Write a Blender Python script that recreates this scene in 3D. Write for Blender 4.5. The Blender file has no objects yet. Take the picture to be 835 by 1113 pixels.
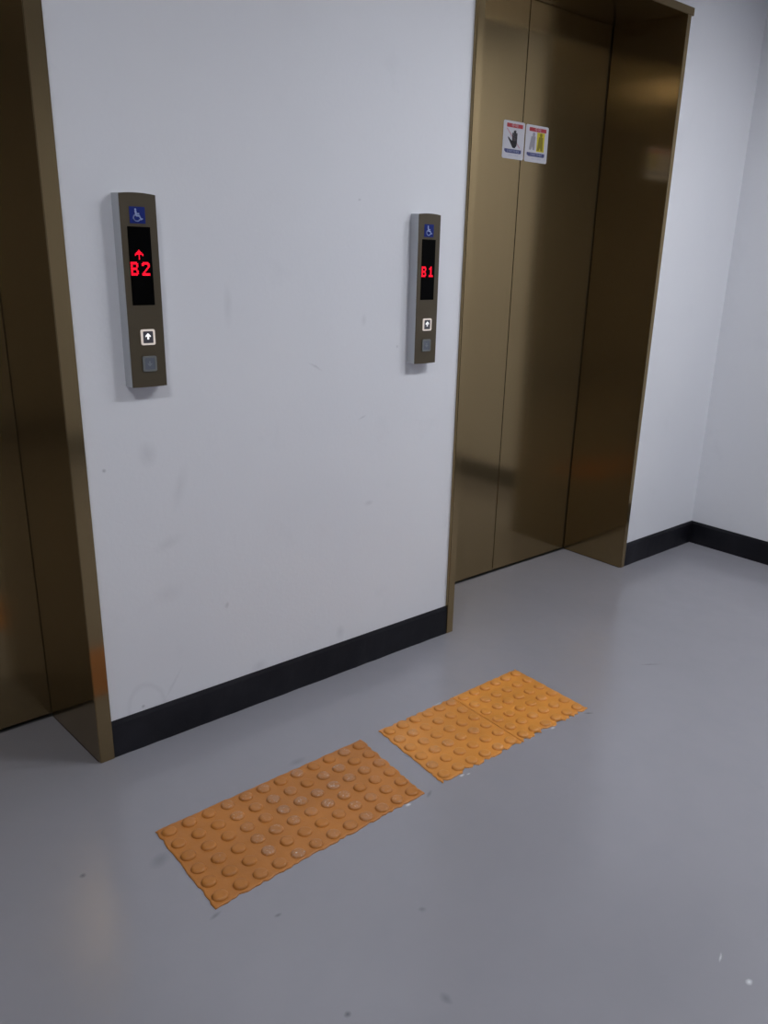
import bpy, bmesh, math, random
from mathutils import Vector, Matrix
random.seed(7)
S = bpy.context.scene
COL = S.collection

# ------------------------------------------------------------------ helpers
def mat(name, base=(.5, .5, .5), rough=.5, metal=0.0, spec=.5, emit=None, estr=0.0):
    m = bpy.data.materials.new(name); m.use_nodes = True
    b = m.node_tree.nodes['Principled BSDF']
    b.inputs['Base Color'].default_value = (*base, 1)
    b.inputs['Roughness'].default_value = rough
    b.inputs['Metallic'].default_value = metal
    b.inputs['Specular IOR Level'].default_value = spec
    if emit:
        b.inputs['Emission Color'].default_value = (*emit, 1)
        b.inputs['Emission Strength'].default_value = estr
    return m

class NT:
    def __init__(s, m): s.t = m.node_tree; s.b = s.t.nodes['Principled BSDF']
    def n(s, kind, **kw):
        x = s.t.nodes.new(kind)
        for k, v in kw.items(): setattr(x, k, v)
        return x
    def l(s, a, b): s.t.links.new(a, b)
    def noise(s, vec, scale, detail=3, rough=.5):
        x = s.n('ShaderNodeTexNoise'); x.inputs['Scale'].default_value = scale
        x.inputs['Detail'].default_value = detail; x.inputs['Roughness'].default_value = rough
        s.l(vec, x.inputs['Vector']); return x.outputs['Fac']
    def ramp(s, fac, stops):
        x = s.n('ShaderNodeValToRGB'); e = x.color_ramp.elements
        while len(e) < len(stops): e.new(.5)
        for q, (p, c) in zip(e, stops):
            q.position = p; q.color = (*c, 1) if len(c) == 3 else c
        s.l(fac, x.inputs[0]); return x.outputs[0]
    def mapping(s, scale=(1, 1, 1), loc=(0, 0, 0), rot=(0, 0, 0)):
        c = s.n('ShaderNodeTexCoord'); x = s.n('ShaderNodeMapping')
        x.inputs['Scale'].default_value = scale; x.inputs['Location'].default_value = loc
        x.inputs['Rotation'].default_value = rot
        s.l(c.outputs['Object'], x.inputs['Vector']); return x.outputs[0]
    def math(s, op, a, b=None, c=None, clamp=False):
        x = s.n('ShaderNodeMath', operation=op, use_clamp=clamp)
        for i, v in enumerate((a, b, c)):
            if v is None: continue
            if isinstance(v, (int, float)): x.inputs[i].default_value = v
            else: s.l(v, x.inputs[i])
        return x.outputs[0]
    def mix(s, fac, a, b):
        x = s.n('ShaderNodeMix', data_type='RGBA')
        if isinstance(fac, (int, float)): x.inputs[0].default_value = fac
        else: s.l(fac, x.inputs[0])
        for i, v in ((6, a), (7, b)):
            if isinstance(v, tuple): x.inputs[i].default_value = (*v, 1)
            else: s.l(v, x.inputs[i])
        return x.outputs[2]
    def bump(s, h, strength=.2, dist=.002):
        x = s.n('ShaderNodeBump'); x.inputs['Strength'].default_value = strength
        x.inputs['Distance'].default_value = dist
        s.l(h, x.inputs['Height']); s.l(x.outputs[0], s.b.inputs['Normal'])

def link(name, bm, m, parent=None, smooth=False, loc=None):
    bmesh.ops.recalc_face_normals(bm, faces=bm.faces)
    me = bpy.data.meshes.new(name); bm.to_mesh(me); bm.free()
    for q in (m if isinstance(m, (list, tuple)) else [m]): me.materials.append(q)
    if smooth:
        for p in me.polygons: p.use_smooth = True
    o = bpy.data.objects.new(name, me); COL.objects.link(o)
    if loc: o.location = loc
    if parent: o.parent = parent
    return o

def add_box(bm, lo, hi, mi=0):
    x0, y0, z0 = lo; x1, y1, z1 = hi
    v = [bm.verts.new(p) for p in ((x0,y0,z0),(x1,y0,z0),(x1,y1,z0),(x0,y1,z0),(x0,y0,z1),(x1,y0,z1),(x1,y1,z1),(x0,y1,z1))]
    for f in ((0,3,2,1),(4,5,6,7),(0,1,5,4),(1,2,6,5),(2,3,7,6),(3,0,4,7)):
        bm.faces.new([v[i] for i in f]).material_index = mi
    return v

def box(name, lo, hi, m, parent=None, bevel=0, seg=2):
    bm = bmesh.new(); add_box(bm, lo, hi)
    if bevel: bmesh.ops.bevel(bm, geom=bm.edges[:], offset=bevel, segments=seg, affect='EDGES', profile=.5)
    return link(name, bm, m, parent)

def add_prism(bm, pts, y0, y1, mi=0):
    """outline pts (x,z) in the wall plane, extruded from y0 to y1"""
    a = [bm.verts.new((x, y0, z)) for x, z in pts]; b = [bm.verts.new((x, y1, z)) for x, z in pts]
    n = len(pts)
    for f in [bm.faces.new(a), bm.faces.new(b[::-1])] + [bm.faces.new((a[i], b[i], b[(i+1) % n], a[(i+1) % n])) for i in range(n)]:
        f.material_index = mi

def prism(name, pts, y0, y1, m, parent=None):
    bm = bmesh.new(); add_prism(bm, pts, y0, y1); return link(name, bm, m, parent)

def rrect(x0, z0, x1, z1, r, n=5):
    out = []
    for cx, cz, a0 in ((x1-r, z1-r, 0), (x0+r, z1-r, 90), (x0+r, z0+r, 180), (x1-r, z0+r, 270)):
        for i in range(n+1):
            a = math.radians(a0 + 90*i/n); out.append((cx + r*math.cos(a), cz + r*math.sin(a)))
    return out

def ring_prism(name, outer, inner, y0, y1, m, parent=None):
    bm = bmesh.new(); n = len(outer); L = []
    for pts, y in ((outer, y0), (inner, y0), (inner, y1), (outer, y1)):
        L.append([bm.verts.new((x, y, z)) for x, z in pts])
    for k in range(4):
        A, B = L[k], L[(k+1) % 4]
        for i in range(n): bm.faces.new((A[i], A[(i+1) % n], B[(i+1) % n], B[i]))
    return link(name, bm, m, parent)

def tag(o, label=None, cat=None, group=None, kind=None):
    if label: o['label'] = label
    if cat: o['category'] = cat
    if group: o['group'] = group
    if kind: o['kind'] = kind
    return o
def empty(name, loc):
    o = bpy.data.objects.new(name, None); o.empty_display_size = .1; COL.objects.link(o); o.location = loc; return o
def struct(o): o['kind'] = 'structure'; return o

# ------------------------------------------------------------------ dimensions
XR, YF, XL, CH = 3.153, -3.3, -3.6, 2.5         # room: right wall, front wall, left wall, ceiling height
DY, FY = .312, -.0116                            # door plane, face of the casing
ZI, ZO = 2.123, 2.149                            # head of the opening, top of the casing
OPEN = ((-.822, .2245, -.862, .263, -.262), (1.523, 2.567, 1.4917, 2.592, 2.083))   # inner x, inner x, outer x, outer x, seam

# ------------------------------------------------------------------ materials
def stains(t, v, c, marks, up, col, gain):
    """scuffs and stains at fixed places on a surface"""
    sep = t.n('ShaderNodeSeparateXYZ'); t.l(v, sep.inputs[0])
    X, Z = sep.outputs[0], sep.outputs[up]
    wob = t.math('MULTIPLY', t.math('SUBTRACT', t.noise(v, 25, 3), .5), .012)
    X = t.math('ADD', X, wob); Z = t.math('ADD', Z, wob)
    for kind, x, z, rx, rz, ang, amt in marks:
        ca, sa = math.cos(ang), math.sin(ang)
        dx = t.math('SUBTRACT', X, x); dz = t.math('SUBTRACT', Z, z)
        a = t.math('DIVIDE', t.math('ADD', t.math('MULTIPLY', dx, ca), t.math('MULTIPLY', dz, sa)), rx)
        b = t.math('DIVIDE', t.math('SUBTRACT', t.math('MULTIPLY', dz, ca), t.math('MULTIPLY', dx, sa)), rz)
        r = t.math('SQRT', t.math('ADD', t.math('MULTIPLY', a, a), t.math('MULTIPLY', b, b)))
        if kind == 'ring': f = t.math('SUBTRACT', 1.0, t.math('MULTIPLY', t.math('ABSOLUTE', t.math('SUBTRACT', r, 1.0)), 6.0), clamp=True)
        else: f = t.math('SUBTRACT', 1.0, r, clamp=True)
        c = t.mix(t.math('MULTIPLY', f, amt*gain), c, col)
    return c
def wall_mat(name, marks):
    m = mat(name, (.62, .635, .70), .55, spec=.35); t = NT(m)
    v = t.mapping()
    big = t.ramp(t.noise(v, 1.3, 3), [(.3, (.73, .745, .79)), (.7, (.77, .78, .815))])
    sm = t.noise(v, 7, 5, .6)
    c = t.mix(t.ramp(sm, [(.60, (0, 0, 0)), (.78, (.16, .16, .16))]), big, (.55, .565, .61))
    c = stains(t, v, c, marks, 2, (.22, .225, .26), .6)
    t.l(c, t.b.inputs['Base Color'])
    h = t.math('ADD', t.noise(v, 90, 4, .6), t.math('MULTIPLY', t.noise(v, 6, 3), 2.0))
    t.bump(h, .25, .0015)
    return m
MARKS = [('ring', .368, .105, .05, .075, .15, .15), ('spot', .357, .118, .006, .006, 0, .9), ('spot', .447, .155, .006, .06, -.6, .22),
         ('spot', .3075, .774, .006, .006, 0, 1.0), ('spot', .42, .80, .03, .04, 0, .28), ('spot', .50, .70, .02, .07, -.3, .18),
         ('spot', .46, .56, .05, .02, .3, .18), ('spot', .62, .34, .008, .01, 0, .5), ('spot', 1.1, .82, .02, .004, .4, .45),
         ('spot', 1.23, 1.02, .006, .006, 0, .5), ('spot', 1.08, 1.42, .006, .004, 0, .6), ('spot', .93, .98, .03, .004, -.4, .45),
         ('spot', .66, 1.15, .015, .06, 0, .20), ('spot', 1.13, .55, .02, .01, 0, .35), ('spot', .72, .12, .03, .02, .3, .3),
         ('spot', 1.02, .14, .02, .03, 0, .25), ('spot', 1.1, 1.1, .012, .02, 0, .25), ('spot', .45, .42, .05, .03, 0, .15)]
M_WALLB = wall_mat('white_wall_paint_scuffed', MARKS)
M_WALL = wall_mat('white_wall_paint', [])
M_FRONT = mat('dimmed_wall_paint', (.50, .51, .55), .55, spec=.3)  # unseen front wall, colour darkened so its mirror image looks dimmer

FDARK = [('spot', 1.868, -.623, .045, .004, -.6, .6), ('spot', .222, -1.051, .008, .008, 0, .8), ('spot', .265, -.765, .010, .006, 0, .6),
         ('spot', .016, -.391, .008, .008, 0, .7), ('spot', .165, -.452, .035, .022, .5, .35), ('spot', .38, -1.145, .010, .018, 0, .4),
         ('spot', 1.437, -.683, .016, .004, -.7, .9), ('spot', .62, -.33, .03, .015, 0, .3), ('spot', .79, -.665, .02, .006, .5, .5),
         ('spot', .5, -.95, .01, .01, 0, .4), ('spot', .17, -.68, .02, .006, .3, .5), ('spot', .86, -.50, .03, .003, -1.3, .5)]
FLIGHT = [('spot', .846, -1.51, .010, .007, 0, .8), ('spot', .862, -1.439, .016, .003, .4, .6), ('spot', .719, -.664, .010, .006, 0, .9),
          ('spot', .9135, -.660, .010, .005, 0, .9), ('spot', 1.284, -.668, .010, .005, 0, .9), ('spot', .93, -.668, .008, .004, 0, .7),
          ('spot', .75, -.59, .006, .006, 0, .5), ('spot', 1.12, -.351, .02, .004, 0, .5)]
def floor_mat():
    m = mat('grey_floor_coating', (.25, .262, .30), .34, spec=.5); t = NT(m); t.b.inputs['IOR'].default_value = 1.65; v = t.mapping()
    a = t.ramp(t.noise(v, 1.1, 4), [(.3, (.262, .260, .290)), (.7, (.298, .295, .328))])
    c = t.mix(t.ramp(t.noise(v, 9, 3, .5), [(.45, (0, 0, 0)), (.8, (.25, .25, .25))]), a, (.24, .245, .28))
    c = stains(t, v, c, FDARK, 1, (.09, .09, .11), 1)
    c = stains(t, v, c, FLIGHT, 1, (.75, .76, .80), 1)
    t.l(c, t.b.inputs['Base Color']); t.b.inputs['Roughness'].default_value = .21
    h = t.math('ADD', t.noise(v, 2.2, 2), t.math('MULTIPLY', t.noise(v, 30, 4), .12))
    t.bump(h, .35, .01)
    return m
M_FLOOR = floor_mat()
M_CEIL = mat('white_ceiling_paint', (.84, .84, .84), .8)

def base_mat():
    m = mat('black_skirting_paint', (.006, .006, .009), .42, spec=.3); t = NT(m); v = t.mapping()
    c = t.ramp(t.noise(v, 5, 5, .6), [(.4, (.005, .005, .008)), (.75, (.016, .016, .021))]); t.l(c, t.b.inputs['Base Color'])
    t.bump(t.noise(v, 60, 3), .3, .001); return m
M_BASE = base_mat()

def gold_mat(name, base, rough, aniso, across):
    """brushed bronze: hairlines run up the sheet"""
    m = mat(name, base, rough, .87); t = NT(m)
    v = t.mapping(scale=(600, 600, 2.5))
    hair = t.noise(v, 1, 2)
    t.l(t.ramp(hair, [(.2, tuple(c*.93 for c in base)), (.8, tuple(min(1, c*1.06) for c in base))]), t.b.inputs['Base Color'])
    big = t.noise(t.mapping(), 2.2, 3)
    t.l(t.ramp(t.math('ADD', t.math('MULTIPLY', hair, .4), t.math('MULTIPLY', big, .6)),
               [(.3, (rough*.85,)*3), (.7, (rough*1.15,)*3)]), t.b.inputs['Roughness'])
    t.b.inputs['Anisotropic'].default_value = aniso
    tan = t.n('ShaderNodeVectorMath', operation='CROSS_PRODUCT'); geo = t.n('ShaderNodeNewGeometry')
    t.l(geo.outputs['True Normal'], tan.inputs[0]); tan.inputs[1].default_value = across   # the gloss spreads across the hairlines
    t.l(tan.outputs[0], t.b.inputs['Tangent'])
    return m
GOLD = (.305, .226, .116)
M_DOOR = gold_mat('brushed_bronze_door', GOLD, .135, .6, (0, 0, 1))
M_JAMB = gold_mat('brushed_bronze_casing', GOLD, .135, .6, (0, 0, 1))
M_HEAD = gold_mat('brushed_bronze_head', GOLD, .135, .6, (1, 0, 0))
M_DARK = mat('dark_gap', (.004, .004, .004), .8)
M_SILL = mat('worn_grey_sill', (.10, .10, .10), .5, .6)
M_PLATE = mat('bronze_anodised_plate', (.066, .050, .026), .45, 0.0, spec=.5)
M_SIDE = mat('silver_side_moulding', (.52, .54, .57), .42, 0)
M_SCREEN = mat('black_display_glass', (.001, .001, .001), .3, spec=.04)
M_LED = mat('red_led_light', (.3, 0, .01), .5, emit=(1, .0, .022), estr=1.5)
M_BLUE = mat('blue_sign_enamel', (.005, .018, .17), .45, spec=.25)
M_PICT = mat('pale_blue_sign_print', (.34, .42, .68), .5)
M_RINGON = mat('lit_button_ring', (.6, .55, .5), .3, emit=(1, .86, .76), estr=.33)
M_RINGOFF = mat('translucent_grey_button_ring', (.17, .18, .18), .3)
M_CAP = mat('dark_grey_button_cap', (.075, .072, .085), .3)
M_CAPOFF = mat('grey_blue_button_cap', (.12, .135, .17), .3)
M_ARROWON = mat('lit_white_arrow', (.9, .9, .9), .4, emit=(1, 1, 1), estr=1.0)
M_ARROWOFF = mat('faint_grey_arrow', (.20, .22, .24), .4)
M_STICK = mat('white_sticker_vinyl', (.58, .58, .64), .4)
M_SRED = mat('red_sticker_print', (.42, .035, .05), .5)
M_SBLUE = mat('blue_sticker_print', (.06, .07, .19), .5)
M_STXT = mat('white_sticker_lettering', (.55, .45, .5), .5)
M_SLINE = mat('pale_blue_sticker_lettering', (.33, .36, .52), .5)
M_SBLK = mat('black_sticker_print', (.012, .008, .012), .5)
M_SYEL = mat('yellow_sticker_print', (.60, .50, .02), .5)
M_SOLV = mat('olive_sticker_print', (.23, .19, .01), .5)
M_SGRY = mat('grey_sticker_print', (.30, .29, .34), .5)
M_SPNK = mat('red_slash_print', (.50, .30, .36), .5)
M_LAMP = mat('led_diffuser', (.9, .9, .9), .5, emit=(.95, .965, 1.0), estr=56)
M_LRIM = mat('grey_lamp_rim', (.25, .25, .25), .5)

def tile_mat(name, base, seed):
    m = mat(name, base, .38, spec=.5); t = NT(m); v = t.mapping(loc=(seed, seed, 0))
    a = t.ramp(t.noise(v, 6, 4), [(.3, tuple(c*.86 for c in base)), (.7, tuple(c*1.10 for c in base))])
    at = t.n('ShaderNodeAttribute', attribute_name='wear')
    w = t.math('MULTIPLY', at.outputs['Fac'], t.ramp(t.noise(v, 90, 4, .7), [(.38, (.15,)*3), (.62, (1,)*3)]))
    c = t.mix(t.math('MULTIPLY', w, .8), a, (.36, .25, .19))
    sp = t.math('MULTIPLY', at.outputs['Fac'], t.ramp(t.noise(v, 160, 3, .7), [(.60, (0,)*3), (.66, (1,)*3)]))
    c = t.mix(sp, c, (.75, .72, .68))
    c = t.mix(t.ramp(t.noise(v, 40, 5, .7), [(.66, (0,)*3), (.8, (.5,)*3)]), c, tuple(x*.55 for x in base))
    t.l(c, t.b.inputs['Base Color'])
    t.bump(t.noise(v, 120, 4), .35, .0012)
    return m
M_T1 = tile_mat('orange_rubber_worn', (.46, .175, .034), 0)
M_T2 = tile_mat('orange_rubber', (.62, .25, .047), 3)
M_T3 = tile_mat('orange_rubber_bright', (.64, .26, .047), 9)
M_GLUE = mat('grime_and_glue', (.30, .31, .33), .4)

# ------------------------------------------------------------------ room shell
T = .35
struct(box('floor', (XL, YF, -.1), (XR, 0, 0), M_FLOOR))
bm = bmesh.new()
bpy.data.objects['floor'].data.clear_geometry()
add_box(bm, (XL-.2, YF-.2, -.1), (XR+.2, 0, 0))
for a, b, *_ in OPEN: add_box(bm, (a+.001, 0, -.1), (b-.001, DY-.008, 0))
bmesh.ops.remove_doubles(bm, verts=bm.verts, dist=1e-6)
bm.to_mesh(bpy.data.objects['floor'].data); bm.free()
struct(box('ceiling', (XL-.2, YF-.2, CH), (XR+.2, .6, CH+.1), M_CEIL))
a0, b0 = OPEN[0][2], OPEN[0][3]; a1, b1 = OPEN[1][2], OPEN[1][3]
for x0, x1 in ((XL-.2, a0), (b0, a1), (b1, XR+.2)): struct(box('wall_back', (x0, 0, 0), (x1, .6, CH), M_WALLB))
for x0, x1 in ((a0, b0), (a1, b1)): struct(box('wall_back', (x0, 0, ZO), (x1, .6, CH), M_WALLB))
struct(box('wall_right', (XR, YF-.2, 0), (XR+.2, 0, CH), M_WALL))
struct(box('wall_front', (XL-.2, YF-.2, 0), (XR, YF, CH), M_FRONT))
struct(box('wall_left', (XL-.2, YF, 0), (XL, 0, CH), M_WALL))
# painted skirting with a slightly wavering lower edge
def skirting(name, p, q, nrm):
    p, q, nrm = Vector(p), Vector(q), Vector(nrm); L = (q-p).length; n = max(2, int(L/.04)); bm = bmesh.new(); rows = []
    for i in range(n+1):
        c = p.lerp(q, i/n); w = .0075 + random.uniform(-.0008, .0016)
        rows.append([bm.verts.new(c + nrm*w), bm.verts.new(c + nrm*.0075 + Vector((0, 0, .094))), bm.verts.new(c + nrm*.003 + Vector((0, 0, .1055))),
                     bm.verts.new(c + Vector((0, 0, .1055))), bm.verts.new(c)])
    for A, B in zip(rows, rows[1:]):
        for k in range(5): bm.faces.new((A[k], A[(k+1) % 5], B[(k+1) % 5], B[k]))
    bm.faces.new(rows[0]); bm.faces.new(rows[-1][::-1])
    return struct(link(name, bm, M_BASE))
skirting('baseboard_back', (OPEN[0][3], 0, 0), (OPEN[1][2], 0, 0), (0, -1, 0))
skirting('baseboard_back', (OPEN[1][3], 0, 0), (XR, 0, 0), (0, -1, 0))
skirting('baseboard_back', (XL, 0, 0), (OPEN[0][2], 0, 0), (0, -1, 0))
skirting('baseboard_right', (XR, 0, 0), (XR, YF, 0), (-1, 0, 0))
skirting('baseboard_front', (XR, YF, 0), (XL, YF, 0), (0, 1, 0))
skirting('baseboard_left', (XL, YF, 0), (XL, 0, 0), (1, 0, 0))

# ------------------------------------------------------------------ elevator entrances
def entrance(k, label):
    xi0, xi1, xo0, xo1, seam = OPEN[k]
    r = empty('elevator_entrance', (seam, DY, 0)); tag(r, label, 'elevator doors')
    def P(o): o.parent = r; o.matrix_parent_inverse = Matrix.Translation(r.location).inverted(); return o
    for side, (xo, xi) in enumerate(((xo0, xi0), (xi1, xo1))):
        bm = bmesh.new()
        # sheet-metal jamb: face on the wall, deep return to the doors
        v = add_box(bm, (xo, FY, .0015), (xi, DY-.006, ZI))
        bmesh.ops.bevel(bm, geom=[e for e in bm.edges if abs(e.verts[0].co.y-FY) < 1e-5 and abs(e.verts[1].co.y-FY) < 1e-5 and abs(e.verts[0].co.z-e.verts[1].co.z) > 1],
                        offset=.0016, segments=2, affect='EDGES')
        P(link('side_jamb', bm, M_JAMB))
    bm = bmesh.new(); add_box(bm, (xo0, FY, ZI+.0004), (xo1, DY-.006, ZO)); [setattr(v_.co, 'x', v_.co.x+.016) for v_ in bm.verts if v_.co.x > xo1-.001 and v_.co.y < 0]
    bmesh.ops.bevel(bm, geom=[e for e in bm.edges if abs(e.verts[0].co.y-FY) < 1e-5 and abs(e.verts[1].co.y-FY) < 1e-5], offset=.0016, segments=2, affect='EDGES')
    P(link('head_casing', bm, M_HEAD))
    for x0, x1 in ((xi0-.018, seam-.0012), (seam+.0012, xi1+.018)):
        bm = bmesh.new(); add_box(bm, (x0, DY, .007), (x1, DY+.03, ZI+.018))
        bmesh.ops.bevel(bm, geom=[e for e in bm.edges if abs(e.verts[0].co.z-e.verts[1].co.z) > 1 and e.verts[0].co.y < DY+.001], offset=.0012, segments=2, affect='EDGES')
        P(link('door_panel', bm, M_DOOR))
    bm = bmesh.new(); add_box(bm, (xi0-.018, DY-.007, -.05), (xi1+.018, DY+.06, -.003))
    for j in range(2): add_box(bm, (xi0-.018, DY+.036+j*.012, -.003), (xi1+.018, DY+.042+j*.012, .003))
    P(link('door_sill', bm, M_SILL))
    bm = bmesh.new(); add_box(bm, (xi0-.018, DY+.07, -.05), (xi1+.018, DY+.09, ZI+.018))
    P(link('black_gap_sheet', bm, M_DARK))  # near-black sheet standing in for the shade behind the door gaps
    return r
entrance(0, 'bronze elevator doors and casing at the left edge, without stickers')
entrance(1, 'bronze elevator doors in a deep casing with two warning stickers on them')

# ------------------------------------------------------------------ call panels
FONT = {'B': ["######..", "#######.", "##...##.", "##...##.", "######..", "######..", "##...##.", "##...##.", "#######.", "######.."],
        '2': [".#####..", "#######.", "##...##.", ".....##.", "....##..", "...##...", "..##....", ".##.....", "#######.", "#######."],
        '1': ["...##...", "..###...", ".####...", "...##...", "...##...", "...##...", "...##...", "...##...", ".######.", ".######."],
        '^': ["...#...", "..###..", ".#####.", "#######", "#..#..#", "...#...", "...#...", "...#..."]}
def dots(bm, ch, x0, z1, w, h, y):
    rows = FONT[ch]; nx = 7; nz = len(rows); px, pz = w/nx, h/nz
    for j, row in enumerate(rows):
        for i, c in enumerate(row):
            if c == '#':
                cx, cz = x0 + (i+.5)*px, z1 - (j+.5)*pz; rx, rz = px*.49, pz*.43
                add_prism(bm, [(cx+rx*math.cos(a*math.pi/4+.39), cz+rz*math.sin(a*math.pi/4+.39)) for a in range(8)], y, y-.0004)
def arrow_pts(cx, cz, s, up=1):
    p = [(0, .5), (.5, .02), (.42, -.12), (.14, .06), (.14, -.5), (-.14, -.5), (-.14, .06), (-.42, -.12), (-.5, .02)]
    p = [(cx + a*s, cz + up*b*s) for a, b in p]; return p
def call_panel(x, chars, up, label):
    r = empty('elevator_call_panel', (x, 0, .97)); tag(r, label, 'elevator call panel')
    W, Z0, Z1, D = .0868, .970, 1.3935, .0318
    made = []
    def P(o, par=r):
        o.parent = par
        o.matrix_parent_inverse = Matrix.Translation(Vector(r.location)).inverted() if par is r else Matrix.Identity(4)
        made.append(o); return o
    # housing: silver moulding, gently arched at the top
    def outline(x0, x1, z0, z1, arch):
        n = 12; top = [(x0+(x1-x0)*i/n, z1+arch*(1-(2*i/n-1)**2)) for i in range(n, -1, -1)]
        bot = [(x0+(x1-x0)*i/n, z0-arch*.3*(1-(2*i/n-1)**2)) for i in range(n+1)]
        return top + bot
    P(prism('housing', outline(x-.001, x+W+.001, Z0, Z1, .003), 0, -D, M_SIDE))
    P(prism('faceplate', outline(x+.0006, x+W-.0006, Z0+.0004, Z1, .003), -D, -D-.0018, M_PLATE))
    y = -D-.0018
    s = P(prism('accessibility_sign', rrect(x+.0222, 1.3325, x+.0588, 1.3672, .001), y, y-.0008, M_BLUE))
    # wheelchair user symbol
    bm = bmesh.new(); cx, cz, q = x+.0405, 1.3498, .0145; ys = y-.0008
    def disc(c, rad, n=14): add_prism(bm, [(c[0]+rad*math.cos(2*math.pi*i/n), c[1]+rad*math.sin(2*math.pi*i/n)) for i in range(n)], ys, ys-.0003)
    def bar(p0, p1, w):
        p0, p1 = Vector(p0), Vector(p1); d = (p1-p0).normalized()*w/2; n = Vector((-d.y, d.x))*1.35
        add_prism(bm, [tuple(v) for v in (p0-d*.5+n, p0-d*.5-n, p1+d*.5-n, p1+d*.5+n)], ys, ys-.0003)
    def Q(a, b): return (cx+a*q, cz+b*q)
    disc(Q(-.28, .80), .0022)
    bar(Q(-.28, .58), Q(-.18, -.05), .0032); bar(Q(-.20, .22), Q(.28, .22), .0018)
    bar(Q(-.18, -.08), Q(.30, -.08), .0028); bar(Q(.30, -.08), Q(.58, -.62), .0022); bar(Q(.56, -.62), Q(.80, -.50), .0018)
    pts = [Q(-.10+.55*math.cos(math.radians(a)), -.38+.48*math.sin(math.radians(a))) for a in range(125, 341, 12)]
    for p0, p1 in zip(pts, pts[1:]): bar(p0, p1, .0018)
    P(link('wheelchair_symbol', bm, M_PICT), s)
    sc = P(prism('display_screen', rrect(x+.0148, 1.1565, x+.0688, 1.3257, .0012), y, y-.0006, M_SCREEN))
    yd = y-.0006
    bm = bmesh.new()
    dots(bm, chars[0], x+.0162, 1.2512, .0182, .0300, yd); dots(bm, chars[1], x+.0425, 1.2512, .0196, .0300, yd)
    P(link('floor_readout', bm, M_LED), sc)
    if up:
        bm = bmesh.new(); dots(bm, '^', x+.0282, 1.2772, .0200, .0218, yd); P(link('direction_arrow', bm, M_LED), sc)
    for zc, on in ((1.0848, True), (1.0238, False)):
        bx = x+.0455
        cap = P(prism('call_button', rrect(bx-.0125, zc-.0135, bx+.0125, zc+.0135, .002), y, y-.0022, M_CAP if on else M_CAPOFF))
        tag(cap, 'lit up-arrow call button' if on else 'unlit grey down call button')
        P(ring_prism('button_ring', rrect(bx-.0172, zc-.0178, bx+.0172, zc+.0178, .0042), rrect(bx-.0125, zc-.0135, bx+.0125, zc+.0135, .002), y-.0030, y, M_RINGON if on else M_RINGOFF), cap)
        P(prism('button_arrow', arrow_pts(bx, zc+(.002 if on else 0), .0140 if on else .012, 1 if on else -1), y-.0022, y-.0026, M_ARROWON if on else M_ARROWOFF), cap)
    return r
call_panel(.3795, 'B2', True, 'elevator call panel with red B2 and up arrow on its display')
call_panel(1.2715, 'B1', False, 'elevator call panel with red B1 on its display, beside the stickered doors')

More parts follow.
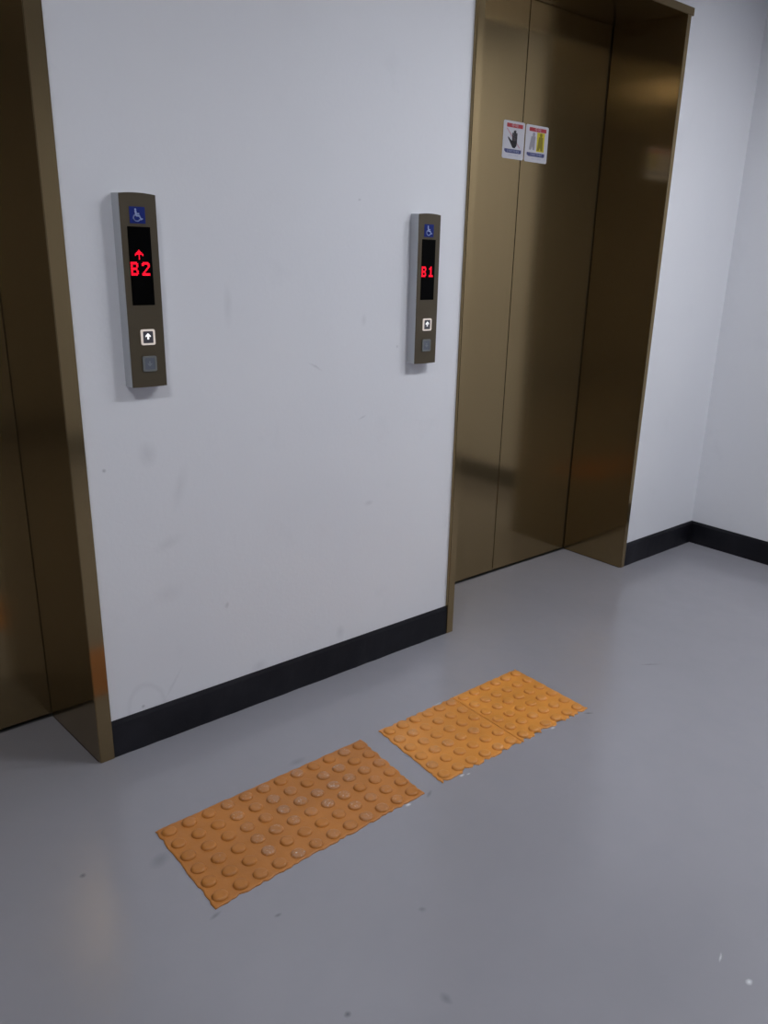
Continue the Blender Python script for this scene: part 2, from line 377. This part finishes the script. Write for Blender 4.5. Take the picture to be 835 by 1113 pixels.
# ------------------------------------------------------------------ stickers on the doors
def text_mesh(name, s, size, cx, cz, y, m, parent, width=None):
    cu = bpy.data.curves.new(name, 'FONT'); cu.body = s; cu.size = size; cu.align_x = 'CENTER'; cu.align_y = 'CENTER'; cu.extrude = .0001; cu.offset = .0
    tmp = bpy.data.objects.new('tmp', cu); COL.objects.link(tmp)
    dg = bpy.context.evaluated_depsgraph_get(); me = bpy.data.meshes.new_from_object(tmp.evaluated_get(dg), depsgraph=dg)
    bpy.data.objects.remove(tmp)
    xs = [v.co.x for v in me.vertices]; k = (width/(max(xs)-min(xs))) if width and xs else 1
    for v in me.vertices: v.co = Vector((v.co.x*k + cx, y - v.co.z - .0001, v.co.y + cz))
    me.materials.clear(); me.materials.append(m); me.name = name
    o = bpy.data.objects.new(name, me); COL.objects.link(o); o.parent = parent; return o
def sticker(x0, z0, w, h, rot, kind, label):
    o = empty('warning_sticker', (x0, DY, z0)); o.rotation_euler = (0, rot, 0); tag(o, label, 'sticker', None)
    prism('backing', rrect(0, 0, w, h, .007), 0, -.0008, M_STICK, o)
    y = -.0008; e = .0003
    b = prism('red_banner', rrect(w*.15, h*.83, w*.90, h*.935, .002), y, y-e, M_SRED, o)
    text_mesh('banner_lettering', '주의', .013, w*.52, h*.883, y-e, M_STXT, b, .034)
    b = prism('blue_band', [(w*.09, h*.26), (w*.09, h*.20), (w*.17, h*.155), (w*.83, h*.155), (w*.88, h*.175), (w*.88, h*.26)], y, y-e, M_SBLUE, o)
    text_mesh('band_lettering', '손대지 마세요' if kind == 'hand' else '기대지 마세요', .010, w*.5, h*.205, y-e, M_SLINE, b, .066)
    text_mesh('footer_lettering', '승강기 안전', .006, w*.52, h*.095, y, M_SLINE, o, .052)
    U = lambda L: [(a*w, b_*h) for a, b_ in L]
    if kind == 'hand':
        bm = bmesh.new()
        add_prism(bm, U([(.46, .30), (.56, .29), (.64, .36), (.66, .48), (.42, .48), (.32, .53), (.24, .58), (.22, .56), (.34, .43)]), y, y-2*e)
        for i, top in enumerate((.70, .76, .77, .70)):
            xa = .425 + i*.06; add_prism(bm, rrect((xa)*w, .45*h, (xa+.05)*w, top*h, .0024, 4), y, y-2*e)
        hd = link('hand_pictogram', bm, M_SBLK, o)
        for p, q_ in (((.16, .80), (.24, .80)),):
            prism('red_slash', U([(.14, .79), (.18, .81), (.82, .32), (.78, .30)]), y, y-e*.6, M_SPNK, o)
    else:
        prism('yellow_panel', U([(.50, .30), (.84, .30), (.84, .82), (.50, .82)]), y, y-e, M_SYEL, o)
        bm = bmesh.new(); y2 = y-e
        def fig(cx, lean, yy):
            add_prism(bm, [(w*(cx+lean*.9)+.0072*math.cos(t_), h*.75+.0072*math.sin(t_)) for t_ in [i*math.pi/6 for i in range(12)]], yy, yy-e)
            add_prism(bm, U([(cx-.09+lean*.7, .70), (cx+.09+lean*.7, .70), (cx+.11, .50), (cx+.11, .33), (cx+.03, .33), (cx, .42), (cx-.05, .33), (cx-.14, .33), (cx-.10, .52)]), yy, yy-e)
        fig(.66, .02, y2); link('person_pictogram', bm, M_SOLV, o)
        bm = bmesh.new(); fig(.31, .05, y); link('leaning_person_pictogram', bm, M_SGRY, o)
    return o
sticker(1.9815, 1.6118, .1150, .1235, 0, 'hand', 'white sticker with a black hand pictogram on the left door panel')
sticker(2.1030, 1.6106, .1275, .1238, 0, 'lean', 'white sticker with a yellow panel and grey figure on the right door panel')

# ------------------------------------------------------------------ tactile paving
def tactile(name, corners, nx, ny, m, label, wearf, jag=(.003, .005, .006, .004), off=(.5, .5)):
    """corners: far-left, far-right, near-right, near-left on the floor"""
    cs = [Vector((*c, 0)) for c in corners]; org = sum(cs, Vector())/4
    def uv(u, v, z=0):
        p = cs[0].lerp(cs[1], u).lerp(cs[3].lerp(cs[2], u), v) - org; p.z = z; return p
    bm = bmesh.new(); lay = bm.loops.layers.float_color.new('wear') if hasattr(bm.loops.layers, 'float_color') else bm.loops.layers.color.new('wear')
    H = .0034; R, Rt, DH = .0176, .0095, .0064
    # plate outline, slightly ragged
    out = []
    n = 30*nx//6; mm = 30
    for i in range(n): out.append((i/n, 0, 0))
    for i in range(mm): out.append((1, i/mm, 1))
    for i in range(n): out.append((1-i/n, 1, 2))
    for i in range(mm): out.append((0, 1-i/mm, 3))
    top, bot, mid = [], [], []
    for k, (u, v, e) in enumerate(out):
        j = random.random()**2*jag[e]
        # the skirt swells a little where a dome meets the edge
        ph = (u*nx if e in (0, 2) else v*ny) % 1
        j2 = j - .0009*math.cos((ph-.5)*2*math.pi)*(1 if jag[e] > .001 else 0)
        du, dv = ((0, 1), (-1, 0), (0, -1), (1, 0))[e]
        p = uv(u, v); c = -p.normalized()
        inw = (uv(min(1, max(0, u+du*.05)), min(1, max(0, v+dv*.05)))-p).normalized()
        p = p + inw*j2
        bot.append(bm.verts.new((p.x, p.y, .0002))); q = p + inw*.0005; mid.append(bm.verts.new((q.x, q.y, H*.7))); q = p + inw*.003; top.append(bm.verts.new((q.x, q.y, H)))
    N = len(out); fs = []
    for A, B in ((bot, mid), (mid, top)):
        for i in range(N): fs.append(bm.faces.new((A[i], A[(i+1) % N], B[(i+1) % N], B[i])))
    fs.append(bm.faces.new(top)); fs.append(bm.faces.new(bot[::-1]))
    for f in fs:
        for l in f.loops: l[lay] = (.0, .0, .0, 1)
    for i in range(nx):
        for j in range(ny):
            u, v = (i+.5)/nx, (j+off[1])/ny
            c = uv(u, v); w = wearf(u, v); hh = DH*(1-.25*w)*random.uniform(.85, 1.05)
            prof = [(R, H-.0008), (R, H+.0002), (R*.94, H+hh*.42), (R*.86, H+hh*.76), (R*.74, H+hh*.94), (R*.42, H+hh*.985)]
            rings = []; K = 20; ex = random.uniform(.95, 1.05)
            for rr, z in prof:
                rings.append([bm.verts.new((c.x+rr*ex*math.cos(2*math.pi*a/K), c.y+rr*math.sin(2*math.pi*a/K), z)) for a in range(K)])
            g = []
            for A, B in zip(rings, rings[1:]):
                for a in range(K): g.append((bm.faces.new((A[a], A[(a+1) % K], B[(a+1) % K], B[a])), B is rings[-1] or B is rings[-2]))
            tv = bm.verts.new((c.x, c.y, H+hh))
            for a in range(K): g.append((bm.faces.new((rings[-1][a], rings[-1][(a+1) % K], tv)), True))
            for f, t_ in g:
                f.smooth = True
                for l in f.loops: l[lay] = (w,)*3 + (1,) if t_ else (w*.3,)*3 + (1,)
    bmesh.ops.recalc_face_normals(bm, faces=bm.faces)
    me = bpy.data.meshes.new(name); bm.to_mesh(me); bm.free(); me.materials.append(m)
    o = bpy.data.objects.new(name, me); COL.objects.link(o); o.location = (org.x, org.y, 0)
    return tag(o, label, 'tactile paving', None)
def wear1(u, v):
    d = abs((u-.55)+(v-.5)*.5)
    return min(1, max(0, random.uniform(-.15, 1.0)*(1-d*1.4))) if u > .22 else random.choice((0, 0, .1))
def wear2(u, v): return random.choice((0, .05, .1, .35))
def wear3(u, v): return random.choice((0, .05, .12))
tactile('tactile_paving_tile', [(.2005, -.355), (.8185, -.3576), (.7811, -.6581), (.1765, -.6675)], 12, 6, M_T1,
        'long worn orange tactile paving slab nearest the left elevator', wear1)
tactile('tactile_paving_tile', [(.882, -.3541), (1.1795, -.353), (1.1570, -.6625), (.8455, -.6557)], 6, 6, M_T2,
        'orange tactile tile between the long slab and the seam, with ragged edges', wear2, jag=(.012, .0003, .018, .003))
tactile('tactile_paving_tile', [(1.1815, -.353), (1.4752, -.3527), (1.4548, -.669), (1.1590, -.6625)], 6, 6, M_T3,
        'orange tactile tile on the right of the seam, in front of the stickered doors', wear3, jag=(.005, .003, .015, .0003))

# ------------------------------------------------------------------ ceiling lights
LIGHTS = ((-.65, -1.42), (1.6, -1.42), (2.45, -1.42))
SK = .05  # drop of the unseen lamp rim, shaped to shade the upper walls
RL = .20
for lx, ly in LIGHTS:
    r = empty('ceiling_light', (lx, ly, CH)); tag(r, 'round grey-rimmed downlight fixed to the lobby ceiling', 'ceiling light', 'downlights in the lobby ceiling')
    K = 40
    bm = bmesh.new(); c = [(math.cos(2*math.pi*a/K), math.sin(2*math.pi*a/K)) for a in range(K)]
    rings = [[bm.verts.new((x*q, y*q, z)) for x, y in c] for q, z in ((RL+.017, 0), (RL+.015, -SK), (RL+.006, -SK-.003), (RL, -SK), (RL, 0))]
    for A, B in zip(rings, rings[1:]+rings[:1]):
        for a in range(K): bm.faces.new((A[a], A[(a+1) % K], B[(a+1) % K], B[a]))
    link('rim', bm, M_LRIM, r, True)
    bm = bmesh.new(); a_ = [bm.verts.new((x*(RL-.0005), y*(RL-.0005), -.0055)) for x, y in c]; b_ = [bm.verts.new((x*(RL-.0005), y*(RL-.0005), -.001)) for x, y in c]
    bm.faces.new(a_); bm.faces.new(b_)
    for a in range(K): bm.faces.new((a_[a], a_[(a+1) % K], b_[(a+1) % K], b_[a]))
    link('diffuser', bm, M_LAMP, r)

w = bpy.data.worlds.new('world'); w.use_nodes = True; w.node_tree.nodes['Background'].inputs[0].default_value = (0, 0, 0, 1); S.world = w

# ------------------------------------------------------------------ camera
cam = bpy.data.cameras.new('camera'); co = bpy.data.objects.new('camera', cam); COL.objects.link(co)
f, sx, sy = 943.84, 59.07, 43.11
R = Vector((0.71974146, -0.69292756, 0.04270401)); U = Vector((0.20609167, 0.27199557, 0.93997055)); F = Vector((0.6629468, 0.66773483, -0.33857308))
mw = Matrix((R, U, -F)).transposed().to_4x4(); mw.translation = Vector((-.5313, -1.9888, 1.3287)); co.matrix_world = mw
cam.sensor_fit = 'VERTICAL'; cam.sensor_height = 24; cam.lens = f/1113*24
cam.shift_x = -sx/1113; cam.shift_y = sy/1113; cam.clip_start = .01
S.camera = co
S.view_settings.view_transform = 'Standard'; S.view_settings.look = 'None'; S.view_settings.gamma = 1
S.view_settings.use_curve_mapping = False; S.view_settings.exposure = -.08
